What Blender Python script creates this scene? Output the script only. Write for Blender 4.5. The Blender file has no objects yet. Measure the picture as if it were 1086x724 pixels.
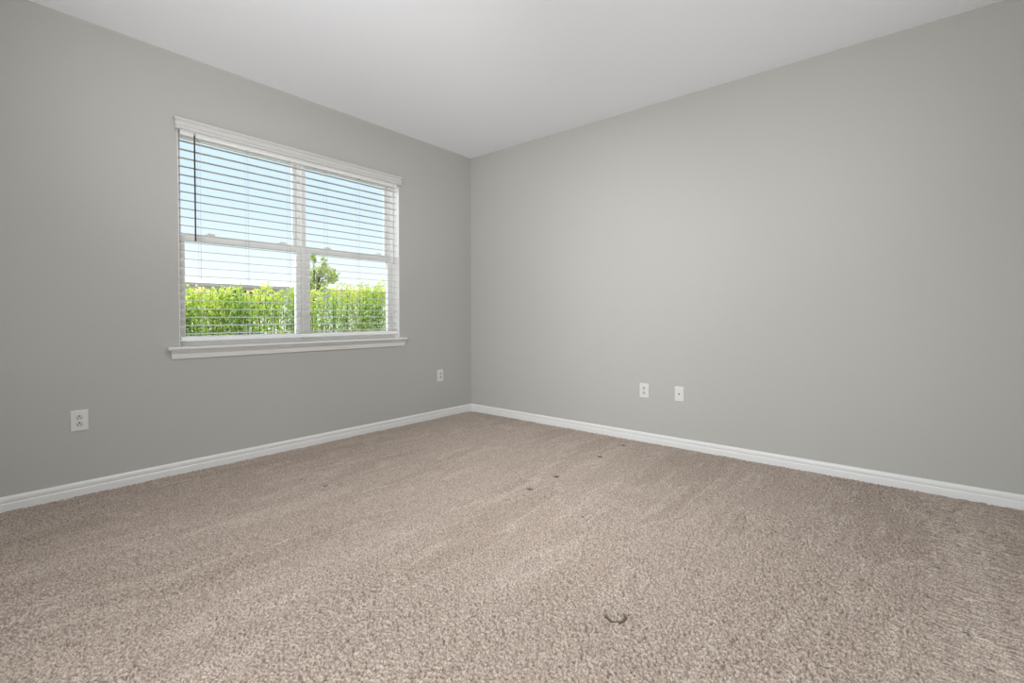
import bpy, bmesh, math, random
import numpy as np
from mathutils import Vector, Matrix

# ------------------------------------------------------------------ camera
S = bpy.context.scene
COL = S.collection
FW, FH = 1086, 724
F_PX = 505.01
YAW, PITCH = 0.874756, 0.018333
cam_d = bpy.data.cameras.new('camera')
cam_d.sensor_width = 36.0
cam_d.lens = F_PX / FW * 36.0
cam_d.shift_y = -17.92 / FW
cam_d.clip_start = 0.02
cam_d.clip_end = 300
cam = bpy.data.objects.new('camera', cam_d)
cam.location = (-3.69994, -3.67377, 1.03706)
cam.rotation_euler = (math.pi / 2 - PITCH, 0, -YAW)
COL.objects.link(cam)
S.camera = cam

# ------------------------------------------------------------------ view
S.view_settings.view_transform = 'Standard'
S.view_settings.look = 'None'
S.view_settings.gamma = 1
S.view_settings.use_curve_mapping = False
S.view_settings.exposure = 0.0
S.cycles.max_bounces = 12
S.cycles.diffuse_bounces = 6
S.cycles.transparent_max_bounces = 24
S.cycles.use_denoising = True
S.cycles.sample_clamp_indirect = 6.0

# ------------------------------------------------------------------ world
W = bpy.data.worlds.new('sky')
S.world = W
W.use_nodes = True
nt = W.node_tree
nt.nodes.clear()
out = nt.nodes.new('ShaderNodeOutputWorld')
bg = nt.nodes.new('ShaderNodeBackground')
tc = nt.nodes.new('ShaderNodeTexCoord')
sep = nt.nodes.new('ShaderNodeSeparateXYZ')
ramp = nt.nodes.new('ShaderNodeValToRGB')
nt.links.new(tc.outputs['Generated'], sep.inputs[0])
nt.links.new(sep.outputs['Z'], ramp.inputs[0])
nt.links.new(bg.outputs[0], out.inputs[0])
cr = ramp.color_ramp
cr.elements[0].position = 0.0
cr.elements[0].color = (1.2, 1.2, 1.2, 1)
cr.elements[1].position = 1.0
cr.elements[1].color = (1.5, 1.62, 1.72, 1)
for pos, c in ((0.10, (1.02, 1.12, 1.18)), (0.20, (0.81, 1.00, 1.18)), (0.36, (0.74, 0.95, 1.16)), (0.56, (1.5, 1.62, 1.72))):
    e = cr.elements.new(pos)
    e.color = (*c, 1)
bg.inputs[1].default_value = 1.0


def sky_glow(az, el, r0, r1, strength, color, prev):
    """extra brightness added to the sky around one direction"""
    az, el, r0, r1 = [math.radians(v) for v in (az, el, r0, r1)]
    vd = nt.nodes.new('ShaderNodeVectorMath')
    vd.operation = 'DOT_PRODUCT'
    vd.inputs[1].default_value = (math.sin(az) * math.cos(el), math.cos(az) * math.cos(el), math.sin(el))
    nt.links.new(tc.outputs['Generated'], vd.inputs[0])
    mr = nt.nodes.new('ShaderNodeMapRange')
    mr.interpolation_type = 'SMOOTHSTEP'
    mr.inputs[1].default_value = math.cos(r1)
    mr.inputs[2].default_value = math.cos(r0)
    mr.inputs[3].default_value = 0
    mr.inputs[4].default_value = strength
    nt.links.new(vd.outputs['Value'], mr.inputs[0])
    sc = nt.nodes.new('ShaderNodeVectorMath')
    sc.operation = 'SCALE'
    sc.inputs[0].default_value = color
    nt.links.new(mr.outputs[0], sc.inputs['Scale'])
    ad = nt.nodes.new('ShaderNodeVectorMath')
    ad.operation = 'ADD'
    nt.links.new(prev, ad.inputs[0])
    nt.links.new(sc.outputs[0], ad.inputs[1])
    return ad.outputs[0]


sky = sky_glow(-30, 14, 8, 35, 2.8, (0.97, 0.985, 1.0), ramp.outputs[0])  # unseen sky glows added to light the room through the window
sky = sky_glow(-50, 40, 10, 35, 4.0, (0.97, 0.985, 1.0), sky)
nt.links.new(sky, bg.inputs[0])

# ------------------------------------------------------------------ lights
def lamp(name, kind, loc, energy, color, target=None, **kw):
    d = bpy.data.lights.new(name, kind)
    d.energy = energy
    d.color = color
    for k, v in kw.items():
        setattr(d, k, v)
    o = bpy.data.objects.new(name, d)
    o.location = loc
    if target is not None:
        o.rotation_euler = (Vector(target) - Vector(loc)).to_track_quat('-Z', 'Y').to_euler()
    COL.objects.link(o)
    return o

lamp('sun', 'SUN', (0, 0, 10), 3.2, (1.0, 0.95, 0.86), (-0.35, 0.75, 9.0), angle=0.01)
# fill light added in the unseen wall opening to brighten the room
lamp('opening_fill', 'AREA', (-4.36, -3.3, 1.25), 48, (0.97, 0.985, 1.0), (0, -3.1, 1.2),
     shape='RECTANGLE', size=1.9, size_y=2.2)
# added fill lights, all behind or above the camera's view: uplight, overhead and spots
COOL = (0.97, 0.985, 1.0)
SPOT = dict(spot_blend=1.0, shadow_soft_size=0.25)
lamp('up_fill', 'AREA', (-4.1, -2.6, 0.5), 8, COOL, (-4.05, -2.6, 2.7), shape='DISK', size=0.8)
lamp('ceiling_fill_spot', 'SPOT', (-4.2, -3.9, 0.9), 245, COOL, (-2.0, -0.4, 2.74), spot_size=math.radians(50), **SPOT)
lamp('ceiling_fill_spot', 'SPOT', (-3.2, -4.5, 0.7), 95, COOL, (-0.5, -2.6, 2.74), spot_size=math.radians(60), **SPOT)
lamp('ceiling_fill_spot', 'SPOT', (-4.1, -2.2, 0.9), 8, COOL, (-1.2, -0.8, 2.74), spot_size=math.radians(70), **SPOT)
lamp('wall_fill_spot', 'SPOT', (-4.2, -2.8, 1.6), 155, COOL, (0, -2.05, 0.85), spot_size=math.radians(70), **SPOT)
lamp('corner_fill_spot', 'SPOT', (-4.2, -2.2, 2.2), 148, COOL, (-0.3, -1.0, 1.4), spot_size=math.radians(55), **SPOT)
lamp('overhead_fill', 'AREA', (-2.3, -2.2, 2.70), 17, COOL, (-2.3, -2.2, 0), shape='DISK', size=0.2)
lamp('floor_fill_spot', 'SPOT', (-2.3, -2.4, 2.68), 52, COOL, (-1.6, -1.5, 0), spot_size=math.radians(80), spot_blend=1.0, shadow_soft_size=0.1)

# ------------------------------------------------------------------ helpers
def new_mat(name, color, rough=0.6, spec=0.3):
    m = bpy.data.materials.new(name)
    m.use_nodes = True
    b = m.node_tree.nodes['Principled BSDF']
    b.inputs['Base Color'].default_value = (*color, 1)
    b.inputs['Roughness'].default_value = rough
    b.inputs['Specular IOR Level'].default_value = spec
    return m


def noise_mat(name, color, rough=0.6, spec=0.3, scale=200.0, bump=0.1, dist=0.001, var=0.0, vscale=2.0):
    """plain paint / plastic with a fine procedural bump and a faint tone variation"""
    m = new_mat(name, color, rough, spec)
    t = m.node_tree
    b = t.nodes['Principled BSDF']
    co = t.nodes.new('ShaderNodeTexCoord')
    n = t.nodes.new('ShaderNodeTexNoise')
    n.inputs['Scale'].default_value = scale
    n.inputs['Detail'].default_value = 3
    t.links.new(co.outputs['Object'], n.inputs['Vector'])
    bp = t.nodes.new('ShaderNodeBump')
    bp.inputs['Strength'].default_value = bump
    bp.inputs['Distance'].default_value = dist
    t.links.new(n.outputs['Fac'], bp.inputs['Height'])
    t.links.new(bp.outputs[0], b.inputs['Normal'])
    if var:
        n2 = t.nodes.new('ShaderNodeTexNoise')
        n2.inputs['Scale'].default_value = vscale
        n2.inputs['Detail'].default_value = 2
        t.links.new(co.outputs['Object'], n2.inputs['Vector'])
        mx = t.nodes.new('ShaderNodeMix')
        mx.data_type = 'RGBA'
        mx.inputs['A'].default_value = (*[c * (1 - var) for c in color], 1)
        mx.inputs['B'].default_value = (*[min(1, c * (1 + var)) for c in color], 1)
        t.links.new(n2.outputs['Fac'], mx.inputs['Factor'])
        t.links.new(mx.outputs['Result'], b.inputs['Base Color'])
    return m


M = {}
M['wall'] = noise_mat('wall_paint', (0.46, 0.456, 0.430), 0.8, 0.15, 130, 0.05, 0.0008, 0.008, 1.3)
M['ceiling'] = noise_mat('ceiling_paint', (0.895, 0.905, 0.935), 0.9, 0.1, 60, 0.05, 0.001)
M['trim'] = noise_mat('trim_paint', (0.74, 0.74, 0.725), 0.35, 0.4, 40, 0.03, 0.001)
M['vinyl'] = noise_mat('window_vinyl', (0.90, 0.90, 0.89), 0.4, 0.4, 60, 0.02, 0.0005)
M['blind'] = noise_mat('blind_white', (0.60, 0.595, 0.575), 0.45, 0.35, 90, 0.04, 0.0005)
M['rail'] = noise_mat('blind_rail_lit', (0.90, 0.90, 0.89), 0.45, 0.35, 90, 0.04, 0.0005)  # lighter copy of the blind colour; brightness of the rails painted in
M['plate'] = noise_mat('outlet_plastic', (0.69, 0.685, 0.665), 0.35, 0.4, 90, 0.02, 0.0003)
M['plate_grey'] = noise_mat('outlet_face_plastic', (0.60, 0.595, 0.575), 0.35, 0.4, 90, 0.02, 0.0003)
M['dark'] = noise_mat('dark_slot', (0.02, 0.019, 0.018), 0.7, 0.1, 90, 0.02, 0.0003)
M['metal'] = noise_mat('screw_metal', (0.5, 0.49, 0.46), 0.35, 0.5, 200, 0.05, 0.0003)
M['metal'].node_tree.nodes['Principled BSDF'].inputs['Metallic'].default_value = 0.8
M['wand'] = noise_mat('wand_dark_plastic', (0.045, 0.032, 0.030), 0.3, 0.5, 90, 0.02, 0.0003)
M['cord'] = noise_mat('blind_cord', (0.62, 0.61, 0.58), 0.8, 0.1, 400, 0.1, 0.0005)
M['stucco'] = noise_mat('white_stucco', (0.80, 0.76, 0.73), 0.85, 0.1, 25, 0.3, 0.01, 0.03, 1.0)
M['roof'] = noise_mat('pale_roof', (0.80, 0.76, 0.75), 0.8, 0.1, 8, 0.2, 0.02, 0.04, 1.5)
M['fascia'] = noise_mat('grey_fascia', (0.30, 0.30, 0.31), 0.6, 0.2, 12, 0.05, 0.01)
M['house_pane'] = noise_mat('dark_window_pane', (0.03, 0.035, 0.04), 0.15, 0.5, 3, 0.02, 0.01)
M['bark'] = noise_mat('bark', (0.10, 0.085, 0.055), 0.9, 0.1, 40, 0.6, 0.01, 0.2, 12)
M['lawn'] = noise_mat('lawn_green', (0.27, 0.27, 0.20), 0.9, 0.1, 60, 0.8, 0.05, 0.3, 3)

# glass: clear pane, Fresnel reflection
g = bpy.data.materials.new('window_glass')
g.use_nodes = True
t = g.node_tree
t.nodes.clear()
o_ = t.nodes.new('ShaderNodeOutputMaterial')
mx = t.nodes.new('ShaderNodeMixShader')
fr = t.nodes.new('ShaderNodeFresnel')
fr.inputs[0].default_value = 1.35
tr = t.nodes.new('ShaderNodeBsdfTransparent')
tr.inputs[0].default_value = (0.97, 0.985, 0.98, 1)
gl = t.nodes.new('ShaderNodeBsdfGlossy')
gl.inputs['Roughness'].default_value = 0.02
t.links.new(fr.outputs[0], mx.inputs[0])
t.links.new(tr.outputs[0], mx.inputs[1])
t.links.new(gl.outputs[0], mx.inputs[2])
t.links.new(mx.outputs[0], o_.inputs[0])
M['glass'] = g


def leaf_mat(name, stops, trans=0.45):
    m = bpy.data.materials.new(name)
    m.use_nodes = True
    t = m.node_tree
    t.nodes.clear()
    o = t.nodes.new('ShaderNodeOutputMaterial')
    a = t.nodes.new('ShaderNodeAttribute')
    a.attribute_name = 'age'
    r = t.nodes.new('ShaderNodeValToRGB')
    e = r.color_ramp.elements
    e[0].position, e[0].color = stops[0][0], (*stops[0][1], 1)
    e[1].position, e[1].color = stops[-1][0], (*stops[-1][1], 1)
    for p, c in stops[1:-1]:
        x = e.new(p)
        x.color = (*c, 1)
    t.links.new(a.outputs['Fac'], r.inputs[0])
    d = t.nodes.new('ShaderNodeBsdfDiffuse')
    tl = t.nodes.new('ShaderNodeBsdfTranslucent')
    gs = t.nodes.new('ShaderNodeBsdfGlossy')
    gs.inputs['Roughness'].default_value = 0.35
    gs.inputs['Color'].default_value = (1, 1, 1, 1)
    t.links.new(r.outputs[0], d.inputs[0])
    t.links.new(r.outputs[0], tl.inputs[0])
    m1 = t.nodes.new('ShaderNodeMixShader')
    m1.inputs[0].default_value = trans
    t.links.new(d.outputs[0], m1.inputs[1])
    t.links.new(tl.outputs[0], m1.inputs[2])
    m2 = t.nodes.new('ShaderNodeMixShader')
    m2.inputs[0].default_value = 0.04
    t.links.new(m1.outputs[0], m2.inputs[1])
    t.links.new(gs.outputs[0], m2.inputs[2])
    t.links.new(m2.outputs[0], o.inputs[0])
    return m


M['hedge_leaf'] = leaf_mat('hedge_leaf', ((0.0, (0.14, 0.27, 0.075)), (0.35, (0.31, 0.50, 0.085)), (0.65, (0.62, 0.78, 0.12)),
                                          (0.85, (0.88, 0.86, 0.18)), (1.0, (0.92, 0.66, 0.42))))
M['tree_leaf'] = leaf_mat('tree_leaf', ((0.0, (0.24, 0.34, 0.12)), (0.5, (0.48, 0.60, 0.18)), (1.0, (0.82, 0.74, 0.30))))


def tag(o, label=None, cat=None, group=None, kind=None):
    if label: o['label'] = label
    if cat: o['category'] = cat
    if group: o['group'] = group
    if kind: o['kind'] = kind
    return o


def link(name, me, mat=None, parent=None, smooth=False):
    o = bpy.data.objects.new(name, me)
    COL.objects.link(o)
    if mat is not None:
        me.materials.append(mat)
    if parent is not None:
        o.parent = parent
    if smooth:
        me.polygons.foreach_set('use_smooth', [True] * len(me.polygons))
    return o


def empty(name, loc=(0, 0, 0)):
    o = bpy.data.objects.new(name, None)
    o.location = loc
    o.empty_display_size = 0.1
    COL.objects.link(o)
    return o


class MB:
    """collects shapes into one mesh"""
    def __init__(self):
        self.bm = bmesh.new()

    def box(self, x0, x1, y0, y1, z0, z1, bev=0.0):
        vs = [self.bm.verts.new((x, y, z)) for x in (x0, x1) for y in (y0, y1) for z in (z0, z1)]
        fs = []
        for q in ((0, 1, 3, 2), (4, 6, 7, 5), (0, 4, 5, 1), (2, 3, 7, 6), (0, 2, 6, 4), (1, 5, 7, 3)):
            fs.append(self.bm.faces.new([vs[i] for i in q]))
        if bev > 0:
            es = list({e for f in fs for e in f.edges})
            bmesh.ops.bevel(self.bm, geom=es, offset=bev, segments=2, profile=0.5, affect='EDGES')
        return self

    def tube(self, pts, r, n=8, cap=True):
        pts = [Vector(p) for p in pts]
        rs = r if isinstance(r, (list, tuple)) else [r] * len(pts)
        rings = []
        for i, p in enumerate(pts):
            d = (pts[min(i + 1, len(pts) - 1)] - pts[max(i - 1, 0)]).normalized()
            a = Vector((1, 0, 0)) if abs(d.x) < 0.8 else Vector((0, 1, 0))
            u = d.cross(a).normalized()
            v = d.cross(u)
            rings.append([self.bm.verts.new(p + (u * math.cos(2 * math.pi * k / n) + v * math.sin(2 * math.pi * k / n)) * rs[i])
                          for k in range(n)])
        for a, b in zip(rings, rings[1:]):
            for k in range(n):
                self.bm.faces.new((a[k], a[(k + 1) % n], b[(k + 1) % n], b[k]))
        if cap:
            self.bm.faces.new(rings[0][::-1])
            self.bm.faces.new(rings[-1])
        return self

    def loft(self, sections, cap=True):
        """sections: lists of 3-D points of equal length (closed profiles)"""
        rings = [[self.bm.verts.new(p) for p in s] for s in sections]
        n = len(rings[0])
        for a, b in zip(rings, rings[1:]):
            for k in range(n):
                self.bm.faces.new((a[k], a[(k + 1) % n], b[(k + 1) % n], b[k]))
        if cap:
            self.bm.faces.new(rings[0][::-1])
            self.bm.faces.new(rings[-1])
        return self

    def build(self, name, mat, parent=None, smooth=False):
        bmesh.ops.recalc_face_normals(self.bm, faces=self.bm.faces[:])
        me = bpy.data.meshes.new(name)
        self.bm.to_mesh(me)
        self.bm.free()
        return link(name, me, mat, parent, smooth)


# ------------------------------------------------------------------ room shell
# corner of the two visible walls at the origin; window wall y = 0 (x < 0), plain wall x = 0 (y < 0)
H = 2.74
XB, YB = -4.35, -4.65
WX0, WX1, WZ0, WZ1 = -2.702, -0.950, 0.815, 2.30      # the window opening

mb = MB()
mb.box(XB - 0.2, WX0, 0, 0.2, -0.1, H).box(WX1, 0.2, 0, 0.2, -0.1, H)
mb.box(WX0, WX1, 0, 0.2, -0.1, WZ0).box(WX0, WX1, 0, 0.2, WZ1, H)
tag(mb.build('wall_left', M['wall']), kind='structure')
tag(MB().box(0, 0.2, YB - 0.2, 0, -0.1, H).build('wall_right', M['wall']), kind='structure')
tag(MB().box(XB - 0.2, 0, YB - 0.2, YB, -0.1, H).build('wall_back', M['wall']), kind='structure')
mb = MB()
mb.box(XB - 0.2, XB, YB, -4.3, -0.1, H).box(XB - 0.2, XB, -2.3, 0, -0.1, H).box(XB - 0.2, XB, -4.3, -2.3, 2.4, H)
tag(mb.build('wall_entry', M['wall']), kind='structure')
tag(MB().box(XB - 0.3, 0.3, YB - 0.3, 0.6, H, H + 0.25).build('ceiling', M['ceiling']), kind='structure')

# ------------------------------------------------------------------ carpet
def carpet():
    rng = np.random.default_rng(7)
    N, L = 2048, 4.8
    px = L / N
    k = np.fft.fftfreq(N, px)
    KX, KY = np.meshgrid(k, k, indexing='ij')
    K = np.hypot(KX, KY) + 1e-9

    def band(l, w, a=1.0, ang=0.0):
        c, s = math.cos(ang), math.sin(ang)
        kk = np.hypot((KX * c + KY * s) * a, (-KX * s + KY * c)) + 1e-9
        f = np.exp(-0.5 * (np.log(kk * l) / w) ** 2)
        z = np.fft.ifft2(np.fft.fft2(rng.standard_normal((N, N))) * f).real
        return z / z.std()

    n1 = band(0.0130, 0.33, 1.35, math.radians(-50))
    n2 = band(0.021, 0.42, 2.2, math.radians(-50))
    n3 = band(0.25, 0.5)
    reg = 0.5 + 0.5 * np.tanh(band(0.9, 0.4) * 0.8)          # patches of rougher, more upright pile
    c = 0.85 * n1 + (0.25 + 0.55 * reg) * n2
    # plump tufts with narrow, deep crevices between them
    h = 0.35 * np.tanh(0.8 * c) - 1.5 / (1 + np.exp((c + 1.15) / 0.16)) - 0.5 / (1 + np.exp((c + 0.55) / 0.2))
    z = 0.0100 * h + 0.0008 * n3 + 0.0005

    def axis(lo, hi, c0):
        xs = [lo]
        while xs[-1] < hi:
            d = xs[-1] - c0
            if xs[-1] < -3.75: st = 0.02
            elif d < 2.1: st = 0.0036
            else: st = 0.0036 + (d - 2.1) * 0.0010
            xs.append(xs[-1] + st)
        xs[-1] = hi
        return np.array(xs)

    X = axis(XB, 0.0, -3.7)
    Y = axis(YB, 0.0, -3.95)
    GX, GY = np.meshgrid(X, Y, indexing='ij')

    def samp(tex):
        fx = ((GX - XB) / px) % N
        fy = ((GY - YB) / px) % N
        i, j = fx.astype(int), fy.astype(int)
        u, v = fx - i, fy - j
        i1, j1 = (i + 1) % N, (j + 1) % N
        return (tex[i, j] * (1 - u) + tex[i1, j] * u) * (1 - v) + (tex[i, j1] * (1 - u) + tex[i1, j1] * u) * v

    Z = samp(z)
    # dents left by furniture feet
    dent_shade = np.zeros_like(Z)  # shade of dents and print, painted dark into the carpet colour
    for x, y, r, d in ((-1.451, -1.935, 0.019, 0.020), (-1.168, -1.932, 0.019, 0.020), (-0.604, -1.930, 0.021, 0.018),
                       (-0.211, -1.922, 0.022, 0.018), (-2.214, -0.948, 0.014, 0.018), (-2.25, -0.722, 0.009, 0.010),
                       (-1.584, -2.384, 0.009, 0.012), (-1.083, -3.775, 0.009, 0.010)):
        q = np.hypot(GX - x, GY - y)
        w = np.exp(-(q / r) ** 4)
        Z = Z * (1 - w) - (0.25 * d) * w
        dent_shade = np.maximum(dent_shade, w)
    # U-shaped print of a foot rim
    ux, uy = -2.216, -2.903
    a = np.array([0.643 * (GX - ux) - 0.766 * (GY - uy), 0.766 * (GX - ux) + 0.643 * (GY - uy)])  # picture right / away
    ring = np.abs(np.hypot(a[0] / 0.034, a[1] / 0.034) - 1.0) * 0.034
    open_ = 1 / (1 + np.exp((a[1] - 0.012) / 0.004))
    w = np.exp(-(ring / 0.0075) ** 4) * open_
    Z = Z * (1 - w) - 0.006 * w
    dent_shade = np.maximum(dent_shade, 0.9 * w)

    nx, ny = GX.shape
    co = np.stack([GX, GY, Z], -1).reshape(-1, 3).astype(np.float32)
    idx = np.arange(nx * ny).reshape(nx, ny)
    q = np.stack([idx[:-1, :-1], idx[1:, :-1], idx[1:, 1:], idx[:-1, 1:]], -1).reshape(-1, 4)
    me = bpy.data.meshes.new('floor')
    me.vertices.add(len(co))
    me.vertices.foreach_set('co', co.ravel())
    me.loops.add(q.size)
    me.loops.foreach_set('vertex_index', q.ravel().astype(np.int32))
    me.polygons.add(len(q))
    me.polygons.foreach_set('loop_start', np.arange(0, q.size, 4, dtype=np.int32))
    me.polygons.foreach_set('loop_total', np.full(len(q), 4, dtype=np.int32))
    me.polygons.foreach_set('use_smooth', np.ones(len(q), dtype=bool))
    at = me.attributes.new('dent_shade', 'FLOAT', 'POINT')
    at.data.foreach_set('value', dent_shade.ravel().astype(np.float32))
    me.update(calc_edges=True)

    m = new_mat('beige_carpet', (0.5, 0.42, 0.36), 0.95, 0.05)
    t = m.node_tree
    b = t.nodes['Principled BSDF']
    b.inputs['Sheen Weight'].default_value = 0.15
    b.inputs['Sheen Roughness'].default_value = 0.6
    tcn = t.nodes.new('ShaderNodeTexCoord')
    mp = t.nodes.new('ShaderNodeMapping')                       # vacuum tracks, long in one direction
    mp.inputs['Rotation'].default_value = (0, 0, math.radians(-15))
    mp.inputs['Scale'].default_value = (0.6, 3.4, 1)
    t.links.new(tcn.outputs['Object'], mp.inputs[0])
    tn = t.nodes.new('ShaderNodeTexNoise')
    tn.inputs['Scale'].default_value = 1.0
    tn.inputs['Detail'].default_value = 3
    tn.inputs['Roughness'].default_value = 0.55
    t.links.new(mp.outputs[0], tn.inputs['Vector'])
    rd = t.nodes.new('ShaderNodeMath')                          # thin light seams between the tracks
    rd.operation = 'PINGPONG'
    rd.inputs[1].default_value = 0.09
    t.links.new(tn.outputs['Fac'], rd.inputs[0])
    rr = t.nodes.new('ShaderNodeMapRange')
    rr.interpolation_type = 'SMOOTHSTEP'
    rr.inputs[1].default_value = 0.06
    rr.inputs[2].default_value = 0.09
    rr.inputs[3].default_value = 0.0
    rr.inputs[4].default_value = 0.55
    t.links.new(rd.outputs[0], rr.inputs[0])
    fn = t.nodes.new('ShaderNodeTexNoise')                      # yarn flecks
    fn.inputs['Scale'].default_value = 165
    fn.inputs['Detail'].default_value = 2
    t.links.new(tcn.outputs['Object'], fn.inputs['Vector'])
    r1 = t.nodes.new('ShaderNodeValToRGB')
    r1.color_ramp.elements[0].position = 0.36
    r1.color_ramp.elements[0].color = (0.405, 0.333, 0.280, 1)
    r1.color_ramp.elements[1].position = 0.66
    r1.color_ramp.elements[1].color = (0.465, 0.387, 0.333, 1)
    t.links.new(tn.outputs['Fac'], r1.inputs[0])
    r2 = t.nodes.new('ShaderNodeValToRGB')
    r2.color_ramp.elements[0].position = 0.33
    r2.color_ramp.elements[0].color = (0.55, 0.52, 0.49, 1)
    r2.color_ramp.elements[1].position = 0.62
    r2.color_ramp.elements[1].color = (1.25, 1.25, 1.25, 1)
    t.links.new(fn.outputs['Fac'], r2.inputs[0])
    mu = t.nodes.new('ShaderNodeMix')
    mu.data_type = 'RGBA'
    mu.blend_type = 'MULTIPLY'
    mu.inputs['Factor'].default_value = 1
    ms = t.nodes.new('ShaderNodeMix')
    ms.data_type = 'RGBA'
    ms.inputs['B'].default_value = (0.53, 0.455, 0.395, 1)
    t.links.new(rr.outputs[0], ms.inputs['Factor'])
    t.links.new(r1.outputs[0], ms.inputs['A'])
    t.links.new(ms.outputs['Result'], mu.inputs['A'])
    t.links.new(r2.outputs[0], mu.inputs['B'])
    da = t.nodes.new('ShaderNodeAttribute')
    da.attribute_name = 'dent_shade'
    md = t.nodes.new('ShaderNodeMix')
    md.data_type = 'RGBA'
    md.inputs['B'].default_value = (0.05, 0.036, 0.026, 1)
    t.links.new(da.outputs['Fac'], md.inputs['Factor'])
    t.links.new(mu.outputs['Result'], md.inputs['A'])
    t.links.new(md.outputs['Result'], b.inputs['Base Color'])
    bn = t.nodes.new('ShaderNodeBump')
    bn.inputs['Strength'].default_value = 0.5
    bn.inputs['Distance'].default_value = 0.003
    t.links.new(fn.outputs['Fac'], bn.inputs['Height'])
    t.links.new(bn.outputs[0], b.inputs['Normal'])
    o = link('floor', me, m)
    tag(o, kind='structure')


carpet()

# ------------------------------------------------------------------ baseboards
PROF = [(0, -0.012), (0.0135, -0.012), (0.0135, 0.034), (0.0128, 0.040), (0.0095, 0.0445), (0.0095, 0.0475), (0.0118, 0.051),
        (0.0118, 0.064), (0.0105, 0.069), (0.0075, 0.0735), (0.0045, 0.0768), (0.002, 0.079), (0, 0.079)]


def sweep_left(prof, x0, x1, m0=0.0, m1=0.0):
    """profile (depth out of the window wall, z) run along x; m0/m1: end mitre per unit depth"""
    return [[(x0 + m0 * d, -d, z) for d, z in prof], [(x1 - m1 * d, -d, z) for d, z in prof]]


mb = MB()
mb.loft(sweep_left(PROF, XB, 0, 0, 1))
tag(mb.build('baseboard_left', M['trim']), kind='structure')
mb = MB()
mb.loft([[(-d, 0 - d, z) for d, z in PROF], [(-d, YB, z) for d, z in PROF]])
tag(mb.build('baseboard_right', M['trim']), kind='structure')

# ------------------------------------------------------------------ window sill and apron
sill = empty('trim_1', ((WX0 + WX1) / 2, 0, 0.815))
tag(sill, kind='structure')


def child(o, parent):
    o.parent = parent
    o.matrix_parent_inverse = Matrix.Translation(-Vector(parent.location))
    return o


mb = MB()
mb.box(WX0 + 0.002, WX1 - 0.002, 0.0, 0.082, 0.815, 0.835)
prof = [(0, 0.815), (0.043, 0.815), (0.0485, 0.8175), (0.051, 0.822), (0.051, 0.829), (0.0485, 0.833), (0.044, 0.835), (0, 0.835)]
mb.loft(sweep_left(prof, -2.776, -0.894))
child(mb.build('sill', M['trim']), sill)
prof = [(0, 0.756), (0.010, 0.756), (0.0115, 0.760), (0.0115, 0.768), (0.013, 0.772), (0.013, 0.784), (0.016, 0.792), (0.023, 0.800),
        (0.027, 0.808), (0.027, 0.815), (0, 0.815)]
mb = MB()
mb.loft([[(-2.748 - 0.010 + 0.35 * (0.815 - z) * 0.5 + 0.0 * d, -d, z) for d, z in prof],
         [(-0.886 - 0.35 * (0.815 - z) * 0.8, -d, z) for d, z in prof]])
child(mb.build('apron', M['trim']), sill)

# white liners of the window recess
for nm, bx in (('trim_2', (WX0, WX0 + 0.003, 0.0005, 0.199, 0.835, WZ1)), ('trim_3', (WX1 - 0.003, WX1, 0.0005, 0.199, 0.835, WZ1)),
               ('trim_4', (WX0 + 0.003, WX1 - 0.003, 0.0005, 0.199, WZ1 - 0.003, WZ1))):
    tag(MB().box(*bx).build(nm, M['vinyl']), kind='structure')

# ------------------------------------------------------------------ the two single-hung windows
XM = -1.825


def ring(mb, x0, x1, z0, z1, w, y0, y1, wb=None, wt=None, bev=0.003):
    """rectangular frame of width w"""
    wb = w if wb is None else wb
    wt = w if wt is None else wt
    mb.box(x0, x0 + w, y0, y1, z0, z1, bev)
    mb.box(x1 - w, x1, y0, y1, z0, z1, bev)
    mb.box(x0 + w, x1 - w, y0, y1, z0, z0 + wb, bev)
    mb.box(x0 + w, x1 - w, y0, y1, z1 - wt, z1, bev)


def window(name, x0, x1):
    root = empty(name, ((x0 + x1) / 2, 0.12, WZ0))
    tag(root, kind='structure')
    z0, z1 = WZ0, WZ1
    mb = MB()
    ring(mb, x0, x1, z0, z1, 0.018, 0.076, 0.185, 0.04, 0.035)
    # inner stop of the fixed upper light
    ring(mb, x0 + 0.016, x1 - 0.016, 1.56, z1 - 0.02, 0.014, 0.120, 0.180, 0.03, 0.02)
    child(mb.build('frame', M['vinyl']), root)
    # upper light
    mb = MB()
    ring(mb, x0 + 0.034, x1 - 0.034, 1.555, z1 - 0.03, 0.018, 0.148, 0.176, 0.04, 0.02)
    up = child(mb.build('upper_sash', M['vinyl']), root)
    p = MB().box(x0 + 0.050, x1 - 0.050, 0.160, 0.164, 1.58, z1 - 0.045).build('glass', M['glass'])
    p.parent = up
    # lower sash
    sx0, sx1 = x0 + 0.020, x1 - 0.020
    mb = MB()
    ring(mb, sx0, sx1, 0.852, 1.597, 0.036, 0.086, 0.130, 0.046, 0.050)
    mb.box(sx0, sx1, 0.078, 0.092, 1.582, 1.592, 0.003)          # finger rail along the meeting rail
    lo = child(mb.build('lower_sash', M['vinyl']), root)
    p = MB().box(sx0 + 0.032, sx1 - 0.032, 0.104, 0.108, 0.893, 1.552).build('glass', M['glass'])
    p.parent = lo
    # sash locks on the meeting rail
    w = sx1 - sx0
    for q in (0.23, 0.83):
        x = sx0 + w * q
        mb = MB()
        mb.box(x - 0.030, x + 0.030, 0.092, 0.122, 1.597, 1.603, 0.002)
        mb.tube([(x, 0.107, 1.600), (x, 0.107, 1.614)], [0.013, 0.011], 14)
        mb.box(x - 0.004, x + 0.034, 0.098, 0.110, 1.606, 1.613, 0.002)
        k = mb.build('sash_lock', M['vinyl'])
        k.parent = lo
    return root


window('window_1', WX0 + 0.003, XM)
window('window_2', XM, WX1 - 0.003)

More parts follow.
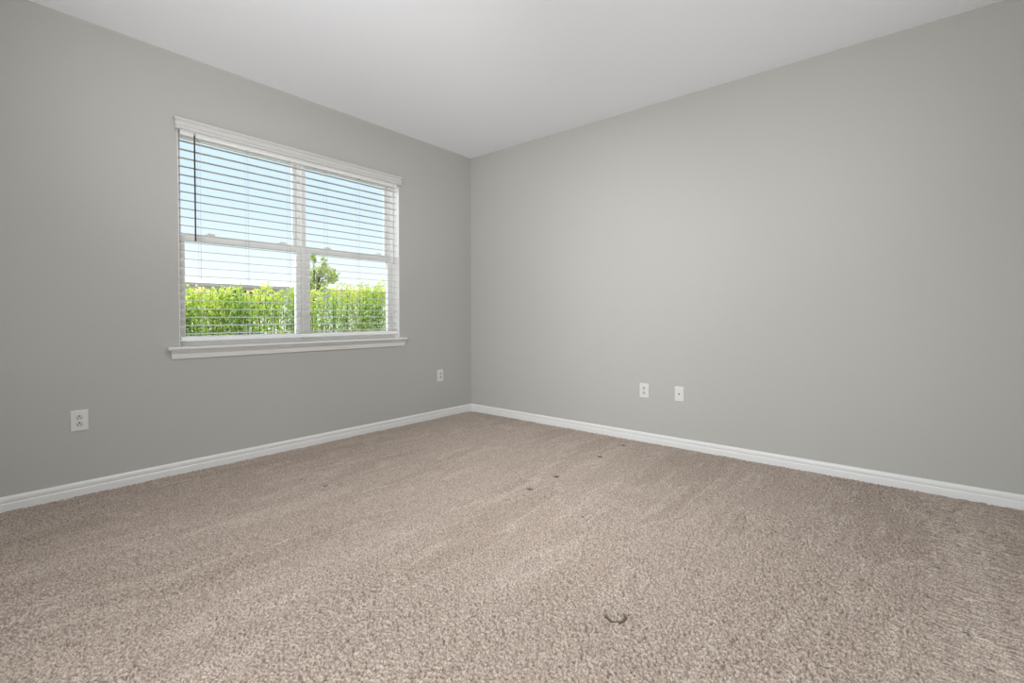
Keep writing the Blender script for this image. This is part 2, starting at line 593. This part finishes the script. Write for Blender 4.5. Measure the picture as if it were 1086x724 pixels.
# ------------------------------------------------------------------ blind
blind = empty('window_blind', (XM, 0.0, 2.32))
tag(blind, 'white horizontal slat blind with valance, lowered over both windows', 'blind')
# valance with end returns
VP = [(0.026, 2.250), (0.034, 2.250), (0.0355, 2.2545), (0.0285, 2.260), (0.0285, 2.271), (0.0355, 2.276), (0.0355, 2.292), (0.0285, 2.298),
      (0.0285, 2.304), (0.036, 2.308), (0.039, 2.314), (0.039, 2.322), (0.026, 2.322)]
vx0, vx1 = -2.720, -0.944
mb = MB()
mb.loft([[(vx0 - (d - 0.033) , -d, z) for d, z in VP], [(vx1 + (d - 0.033), -d, z) for d, z in VP]])
mb.loft([[(vx0 - (d - 0.033), -d, z) for d, z in VP], [(vx0 - (d - 0.033), -0.001, z) for d, z in VP]])
mb.loft([[(vx1 + (d - 0.033), -d, z) for d, z in VP], [(vx1 + (d - 0.033), -0.001, z) for d, z in VP]])
child(mb.build('valance', M['blind']), blind)
BX0, BX1 = -2.684, -0.966
YC = 0.034
# head rail: open U channel
mb = MB()
mb.box(BX0, BX1, 0.006, 0.062, 2.228, 2.231)
mb.box(BX0, BX1, 0.006, 0.008, 2.231, 2.282)
mb.box(BX0, BX1, 0.060, 0.062, 2.231, 2.282)
mb.box(BX0, BX1, 0.006, 0.062, 2.279, 2.282)
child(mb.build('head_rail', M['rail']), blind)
# slats: outer edge a little higher than the room edge
TILT = 0.08
zs = [2.1930 - 0.0555 * i for i in range(24)]
LAD = [-2.570, -2.267, -1.964, -1.661, -1.358, -1.055]
mb = MB()
for z in zs:
    sec = []
    for x in (BX0, BX1):
        s = []
        for u in (-1, -0.5, 0, 0.5, 1):
            s.append((x, YC + u * 0.025, z + u * 0.025 * TILT + 0.0013 * (1 - u * u) + 0.0011))
        for u in (1, 0.5, 0, -0.5, -1):
            s.append((x, YC + u * 0.025, z + u * 0.025 * TILT + 0.0013 * (1 - u * u) - 0.0011))
        sec.append(s)
    mb.loft(sec)
child(mb.build('slats', M['blind']), blind)
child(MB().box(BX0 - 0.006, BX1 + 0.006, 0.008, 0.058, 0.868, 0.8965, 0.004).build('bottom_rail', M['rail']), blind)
for x in LAD:
    mb = MB()
    for yy in (YC - 0.0262, YC + 0.0262):
        mb.tube([(x, yy, 2.228), (x, yy, 0.890)], 0.0007, 5)
    mb.tube([(x + 0.006, YC, 2.228), (x + 0.006, YC, 0.890)], 0.0006, 5)
    for z in zs:
        mb.tube([(x, YC - 0.0262, z - 0.0045), (x, YC + 0.0262, z + 0.0008)], 0.0006, 4)
    lc = child(mb.build('ladder_cord', M['cord']), blind)
    k = MB().box(x - 0.011, x + 0.011, 0.004, 0.020, 2.219, 2.232, 0.002).build('cord_guide', M['blind'])
    k.parent = lc
# tilt wand
wx, wy = -2.607, -0.008
mb = MB()
mb.tube([(wx, wy, 2.232), (wx, wy, 2.18), (wx, wy, 1.60), (wx, wy, 1.535)], [0.0042, 0.0048, 0.0048, 0.0052], 6)
wd = child(mb.build('tilt_wand', M['wand']), blind)
mb = MB()
mb.tube([(wx, 0.012, 2.246), (wx, wy, 2.246), (wx, wy, 2.226)], 0.0025, 6)
k = mb.build('wand_hook', M['metal'])
k.parent = wd
# lift cord and tassel
mb = MB()
for dx in (-0.0022, 0.0022):
    mb.tube([(-1.0115 + dx, 0.0, 2.245), (-1.0115 + dx, 0.0, 1.9), (-1.0115 + dx * 0.6, 0.0, 1.575)], 0.0012, 6)
lc = child(mb.build('lift_cord', M['cord']), blind)
mb = MB()
mb.tube([(-1.0115, 0, 1.582), (-1.0115, 0, 1.574), (-1.0115, 0, 1.545), (-1.0115, 0, 1.520), (-1.0115, 0, 1.516)],
        [0.003, 0.005, 0.008, 0.0085, 0.006], 12)
k = mb.build('tassel', M['blind'], None, True)
k.parent = lc

# ------------------------------------------------------------------ outlets
# built in a local frame: x right along the wall (seen from the room), y up the wall, z out of the wall
def rounded(mb, w, h, z0, z1, r, n=5, cx=0, cy=0, bev=0.0):
    pts = []
    for sx, sy, a0 in ((1, 1, 0), (-1, 1, 90), (-1, -1, 180), (1, -1, 270)):
        for k in range(n + 1):
            a = math.radians(a0 + 90 * k / n)
            pts.append((sx * (w / 2 - r) + r * math.cos(a), sy * (h / 2 - r) + r * math.sin(a)))
    secs = [(1.0, z0), (1.0, z1 - bev)] + ([(1 - 2 * bev / max(w, h) * 1.6, z1)] if bev else [])
    if not bev: secs[1] = (1.0, z1)
    mb.loft([[(cx + x * s, cy + y * s, z) for x, y in pts] for s, z in secs])
    return mb


def place(root, wall, u, z):
    if wall == 'left':      # window wall, facing -y
        root.matrix_world = Matrix(((1, 0, 0, u), (0, 0, -1, 0), (0, 1, 0, z), (0, 0, 0, 1)))
    else:                   # plain wall, facing -x
        root.matrix_world = Matrix(((0, 0, -1, 0), (-1, 0, 0, u), (0, 1, 0, z), (0, 0, 0, 1)))


def outlet(label, wall, u, z, ground_up=True, w=0.078, h=0.119):
    r = empty('wall_outlet')
    place(r, wall, u, z)
    tag(r, label, 'outlet', 'duplex power outlets on the walls')
    rounded(MB(), w, h, 0.0, 0.0062, 0.004, bev=0.0025).build('cover_plate', M['plate'], r)
    for s in (1, -1):
        cy = s * 0.0195
        f = rounded(MB(), 0.034, 0.029, 0.004, 0.0085, 0.0115, cy=cy, bev=0.0012).build('socket', M['plate_grey'], r)
        gs = 1 if ground_up else -1
        for dx, hh in ((-0.0068, 0.009), (0.0068, 0.0078)):
            MB().box(dx - 0.0017, dx + 0.0017, cy - gs * 0.0040 - hh / 2, cy - gs * 0.0040 + hh / 2, 0.0070, 0.0088).build('slot', M['dark'], f)
        rounded(MB(), 0.0078, 0.0080, 0.0070, 0.0089, 0.0034, cy=cy + gs * 0.0075).build('ground_hole', M['dark'], f)
    MB().tube([(0, 0, 0.005), (0, 0, 0.0074)], [0.0035, 0.0030], 12).build('screw', M['plate_grey'], r)
    return r


outlet('white duplex power outlet low on the window wall, left of and below the window', 'left', -3.200, 0.433)
outlet('white duplex power outlet close to the room corner, right of the window', 'left', -0.4475, 0.430)
outlet('white duplex power outlet on the plain wall, left of the cable jack plate', 'right', -2.0025, 0.424)

jack = empty('cable_jack')
place(jack, 'right', -2.2945, 0.4255)
tag(jack, 'white cable jack plate with one dark centre connector on the plain wall', 'cable jack')
rounded(MB(), 0.072, 0.116, 0.0, 0.0062, 0.004, bev=0.0025).build('cover_plate', M['plate'], jack)
c = MB().tube([(0, 0, 0.005), (0, 0, 0.0085)], [0.0075, 0.0070], 6).build('connector_nut', M['metal'], jack)
MB().tube([(0, 0, 0.008), (0, 0, 0.016)], [0.0048, 0.0048], 12).build('connector', M['dark'], c)
for s in (1, -1):
    MB().tube([(0, s * 0.042, 0.005), (0, s * 0.042, 0.0074)], [0.0035, 0.0030], 12).build('screw', M['plate_grey'], jack)

# ------------------------------------------------------------------ outdoors
GZ = -0.15
tag(MB().box(-30, 40, 0.2, 60, GZ - 0.2, GZ).build('lawn', M['lawn']), kind='structure')


def leaves(name, pts, nrm, size, age, mat, parent, rng, elong=1.9):
    """one mesh of folded, pointed leaves at pts; nrm: rough facing direction"""
    n = len(pts)
    d = rng.standard_normal((n, 3)) * 0.55 + nrm * 0.3 + np.array([0, 0, 0.42])
    d /= np.linalg.norm(d, axis=1)[:, None]                     # leaf axis, mostly upward
    r = rng.standard_normal((n, 3)) * 0.6 + nrm
    s = np.cross(d, r)
    s /= np.linalg.norm(s, axis=1)[:, None] + 1e-9
    up = np.cross(s, d)
    Ls = size * (0.7 + 0.6 * rng.random(n))
    w = Ls / elong / 2
    V = np.zeros((n, 6, 3))
    e = lambda a, b, c: pts + d * (Ls * a)[:, None] + s * (w * b)[:, None] + up * (Ls * c)[:, None]
    V[:, 0] = e(0, 0, 0)
    V[:, 1] = e(0.42, 1, 0.10)
    V[:, 2] = e(0.80, 0.72, 0.05)
    V[:, 3] = e(1.0, 0, -0.08)
    V[:, 4] = e(0.80, -0.72, 0.05)
    V[:, 5] = e(0.42, -1, 0.10)
    idx = np.arange(n)[:, None] * 6
    q = np.concatenate([idx + np.array([[0, 1, 2, 3]]), idx + np.array([[0, 3, 4, 5]])], 1).reshape(-1, 4)
    me = bpy.data.meshes.new(name)
    me.vertices.add(n * 6)
    me.vertices.foreach_set('co', V.reshape(-1).astype(np.float32))
    me.loops.add(q.size)
    me.loops.foreach_set('vertex_index', q.ravel().astype(np.int32))
    me.polygons.add(len(q))
    me.polygons.foreach_set('loop_start', np.arange(0, q.size, 4, dtype=np.int32))
    me.polygons.foreach_set('loop_total', np.full(len(q), 4, dtype=np.int32))
    at = me.attributes.new('age', 'FLOAT', 'POINT')
    at.data.foreach_set('value', np.repeat(age, 6).astype(np.float32))
    me.update(calc_edges=True)
    return link(name, me, mat, parent)


def hedge():
    rng = np.random.default_rng(11)
    root = empty('hedge', (0.5, 5.4, GZ))
    tag(root, 'clipped bright green leafy hedge with yellowish new tips outside the window', 'hedge')
    x0, x1, y0, y1 = -3.6, 4.6, 5.0, 5.8
    top = lambda x: 1.365 + 0.075 * (x + 1.2) + 0.03 * np.sin(x * 5.1) + 0.025 * np.sin(x * 11.3 + 1)
    P, Nn, A = [], [], []
    # stems carry clusters of leaves
    st = MB()
    pts_l = []
    nst = 420
    for i in range(nst):
        x = x0 + (x1 - x0) * rng.random()
        y = y0 + (y1 - y0) * rng.random() ** 1.4
        h = float(top(x)) + rng.normal(0, 0.045) + (0.10 if rng.random() < 0.16 else 0)
        bx, by = x + rng.normal(0, 0.12), y + rng.normal(0, 0.08) + 0.1
        p0, p1, p2 = Vector((bx, by, GZ)), Vector(((bx + x) / 2 + rng.normal(0, 0.03), (by + y) / 2, 0.55)), Vector((x, y, h))
        st.tube([p0, p1, p2], [0.009, 0.006, 0.002], 5)
        n = 72
        u = rng.random(n) ** 0.72
        for k in range(n):
            z = 0.10 + (h - 0.10) * u[k]
            f = (z - GZ) / (h - GZ)
            c = p0.lerp(p1, f * 2) if f < 0.5 else p1.lerp(p2, f * 2 - 1)
            off = rng.normal(0, 1, 3) * np.array([0.075, 0.065, 0.02]) * (1.15 - 0.80 * f ** 4)
            pts_l.append((c.x + off[0], c.y + off[1], c.z + off[2]))
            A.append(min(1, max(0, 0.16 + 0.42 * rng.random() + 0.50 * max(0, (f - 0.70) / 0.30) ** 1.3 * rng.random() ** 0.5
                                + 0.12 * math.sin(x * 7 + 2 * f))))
    P = np.array(pts_l)
    nr = np.tile(np.array([0.0, -1.0, 0.25]), (len(P), 1))
    child(st.build('stems', M['bark']), root)
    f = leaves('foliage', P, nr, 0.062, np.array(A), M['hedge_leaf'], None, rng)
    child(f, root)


hedge()


def tree():
    rng = np.random.default_rng(5)
    bx, by = 2.0, 7.2
    root = empty('young_tree', (bx, by, GZ))
    tag(root, 'small loose-crowned tree rising above the hedge in the right window', 'tree')
    mb = MB()
    mb.tube([(bx, by, GZ), (bx + 0.02, by, 0.6), (bx - 0.02, by, 1.3), (bx, by, 1.7)], [0.05, 0.042, 0.035, 0.028], 8)
    child(mb.build('trunk', M['bark']), root)
    mb = MB()
    P, A = [], []
    tips = [(-0.05, 0.0, 2.44, 0.075), (-0.02, 0.0, 2.32, 0.06), (0.22, 0.0, 2.38, 0.06), (0.23, 0.0, 2.25, 0.06), (0.30, 0.05, 2.13, 0.15),
            (0.50, 0.0, 2.05, 0.13), (0.12, 0.0, 2.10, 0.16), (0.02, 0.1, 1.96, 0.18), (0.36, 0.0, 1.95, 0.18), (-0.22, 0.0, 2.05, 0.16),
            (-0.30, 0.1, 1.85, 0.15), (0.15, 0.1, 1.78, 0.2), (0.48, 0.1, 1.90, 0.12), (-0.12, 0.05, 1.70, 0.2)]
    for dx, dy, z, r in tips:
        e = Vector((bx + dx, by + dy, z))
        m = Vector((bx + dx * 0.35, by + dy * 0.4, 1.45 + (z - 1.45) * 0.4))
        mb.tube([(bx, by, 1.45), m, e], [0.02, 0.012, 0.003], 6)
        for k in range(int(2400 * r * r) + 12):
            q = rng.normal(0, 1, 3)
            q = q / np.linalg.norm(q) * r * rng.random() ** 0.45
            P.append(np.array(e) + q * np.array([1, 1, 0.85]))
            A.append(rng.random() * 0.7 + 0.3 * rng.random())
    child(mb.build('branches', M['bark']), root)
    P = np.array(P)
    f = leaves('foliage', P, np.tile(np.array([0.0, -1.0, 0.5]), (len(P), 1)), 0.075, np.array(A), M['tree_leaf'], None, rng, 1.7)
    child(f, root)


tree()

# neighbour's house beyond the hedge
hx0, hx1, hy, ez = -4.0, 16.0, 20.0, 2.40
house = empty('neighbour_house', (6, hy, GZ))
tag(house, 'long low white house with pale roof far beyond the hedge', 'house')
child(MB().box(hx0, hx1, hy, hy + 6.4, GZ, ez - 0.02).build('house_walls', M['stucco']), house)
mb = MB()
mb.loft([[(hx0 - 0.4, hy - 0.5, ez), (hx0 - 0.4, hy - 0.5, ez + 0.04), (hx0 - 0.4, hy + 3.2, ez + 0.44), (hx0 - 0.4, hy + 6.9, ez + 0.04), (hx0 - 0.4, hy + 6.9, ez)],
         [(hx1 + 0.4, hy - 0.5, ez), (hx1 + 0.4, hy - 0.5, ez + 0.04), (hx1 + 0.4, hy + 3.2, ez + 0.44), (hx1 + 0.4, hy + 6.9, ez + 0.04), (hx1 + 0.4, hy + 6.9, ez)]])
child(mb.build('house_roof', M['roof']), house)
child(MB().box(hx0 - 0.4, hx1 + 0.4, hy - 0.54, hy - 0.50, ez - 0.07, ez + 0.05).build('fascia', M['fascia']), house)
for i in range(9):
    x = 3.65 + i * 0.36
    fmb = MB()
    ring(fmb, x, x + 0.33, 0.9, 2.24, 0.035, hy - 0.04, hy + 0.01)
    wf = child(fmb.build('house_window', M['stucco']), house)
    k = MB().box(x + 0.03, x + 0.30, hy - 0.02, hy - 0.005, 0.93, 2.21).build('pane', M['house_pane'])
    k.parent = wf
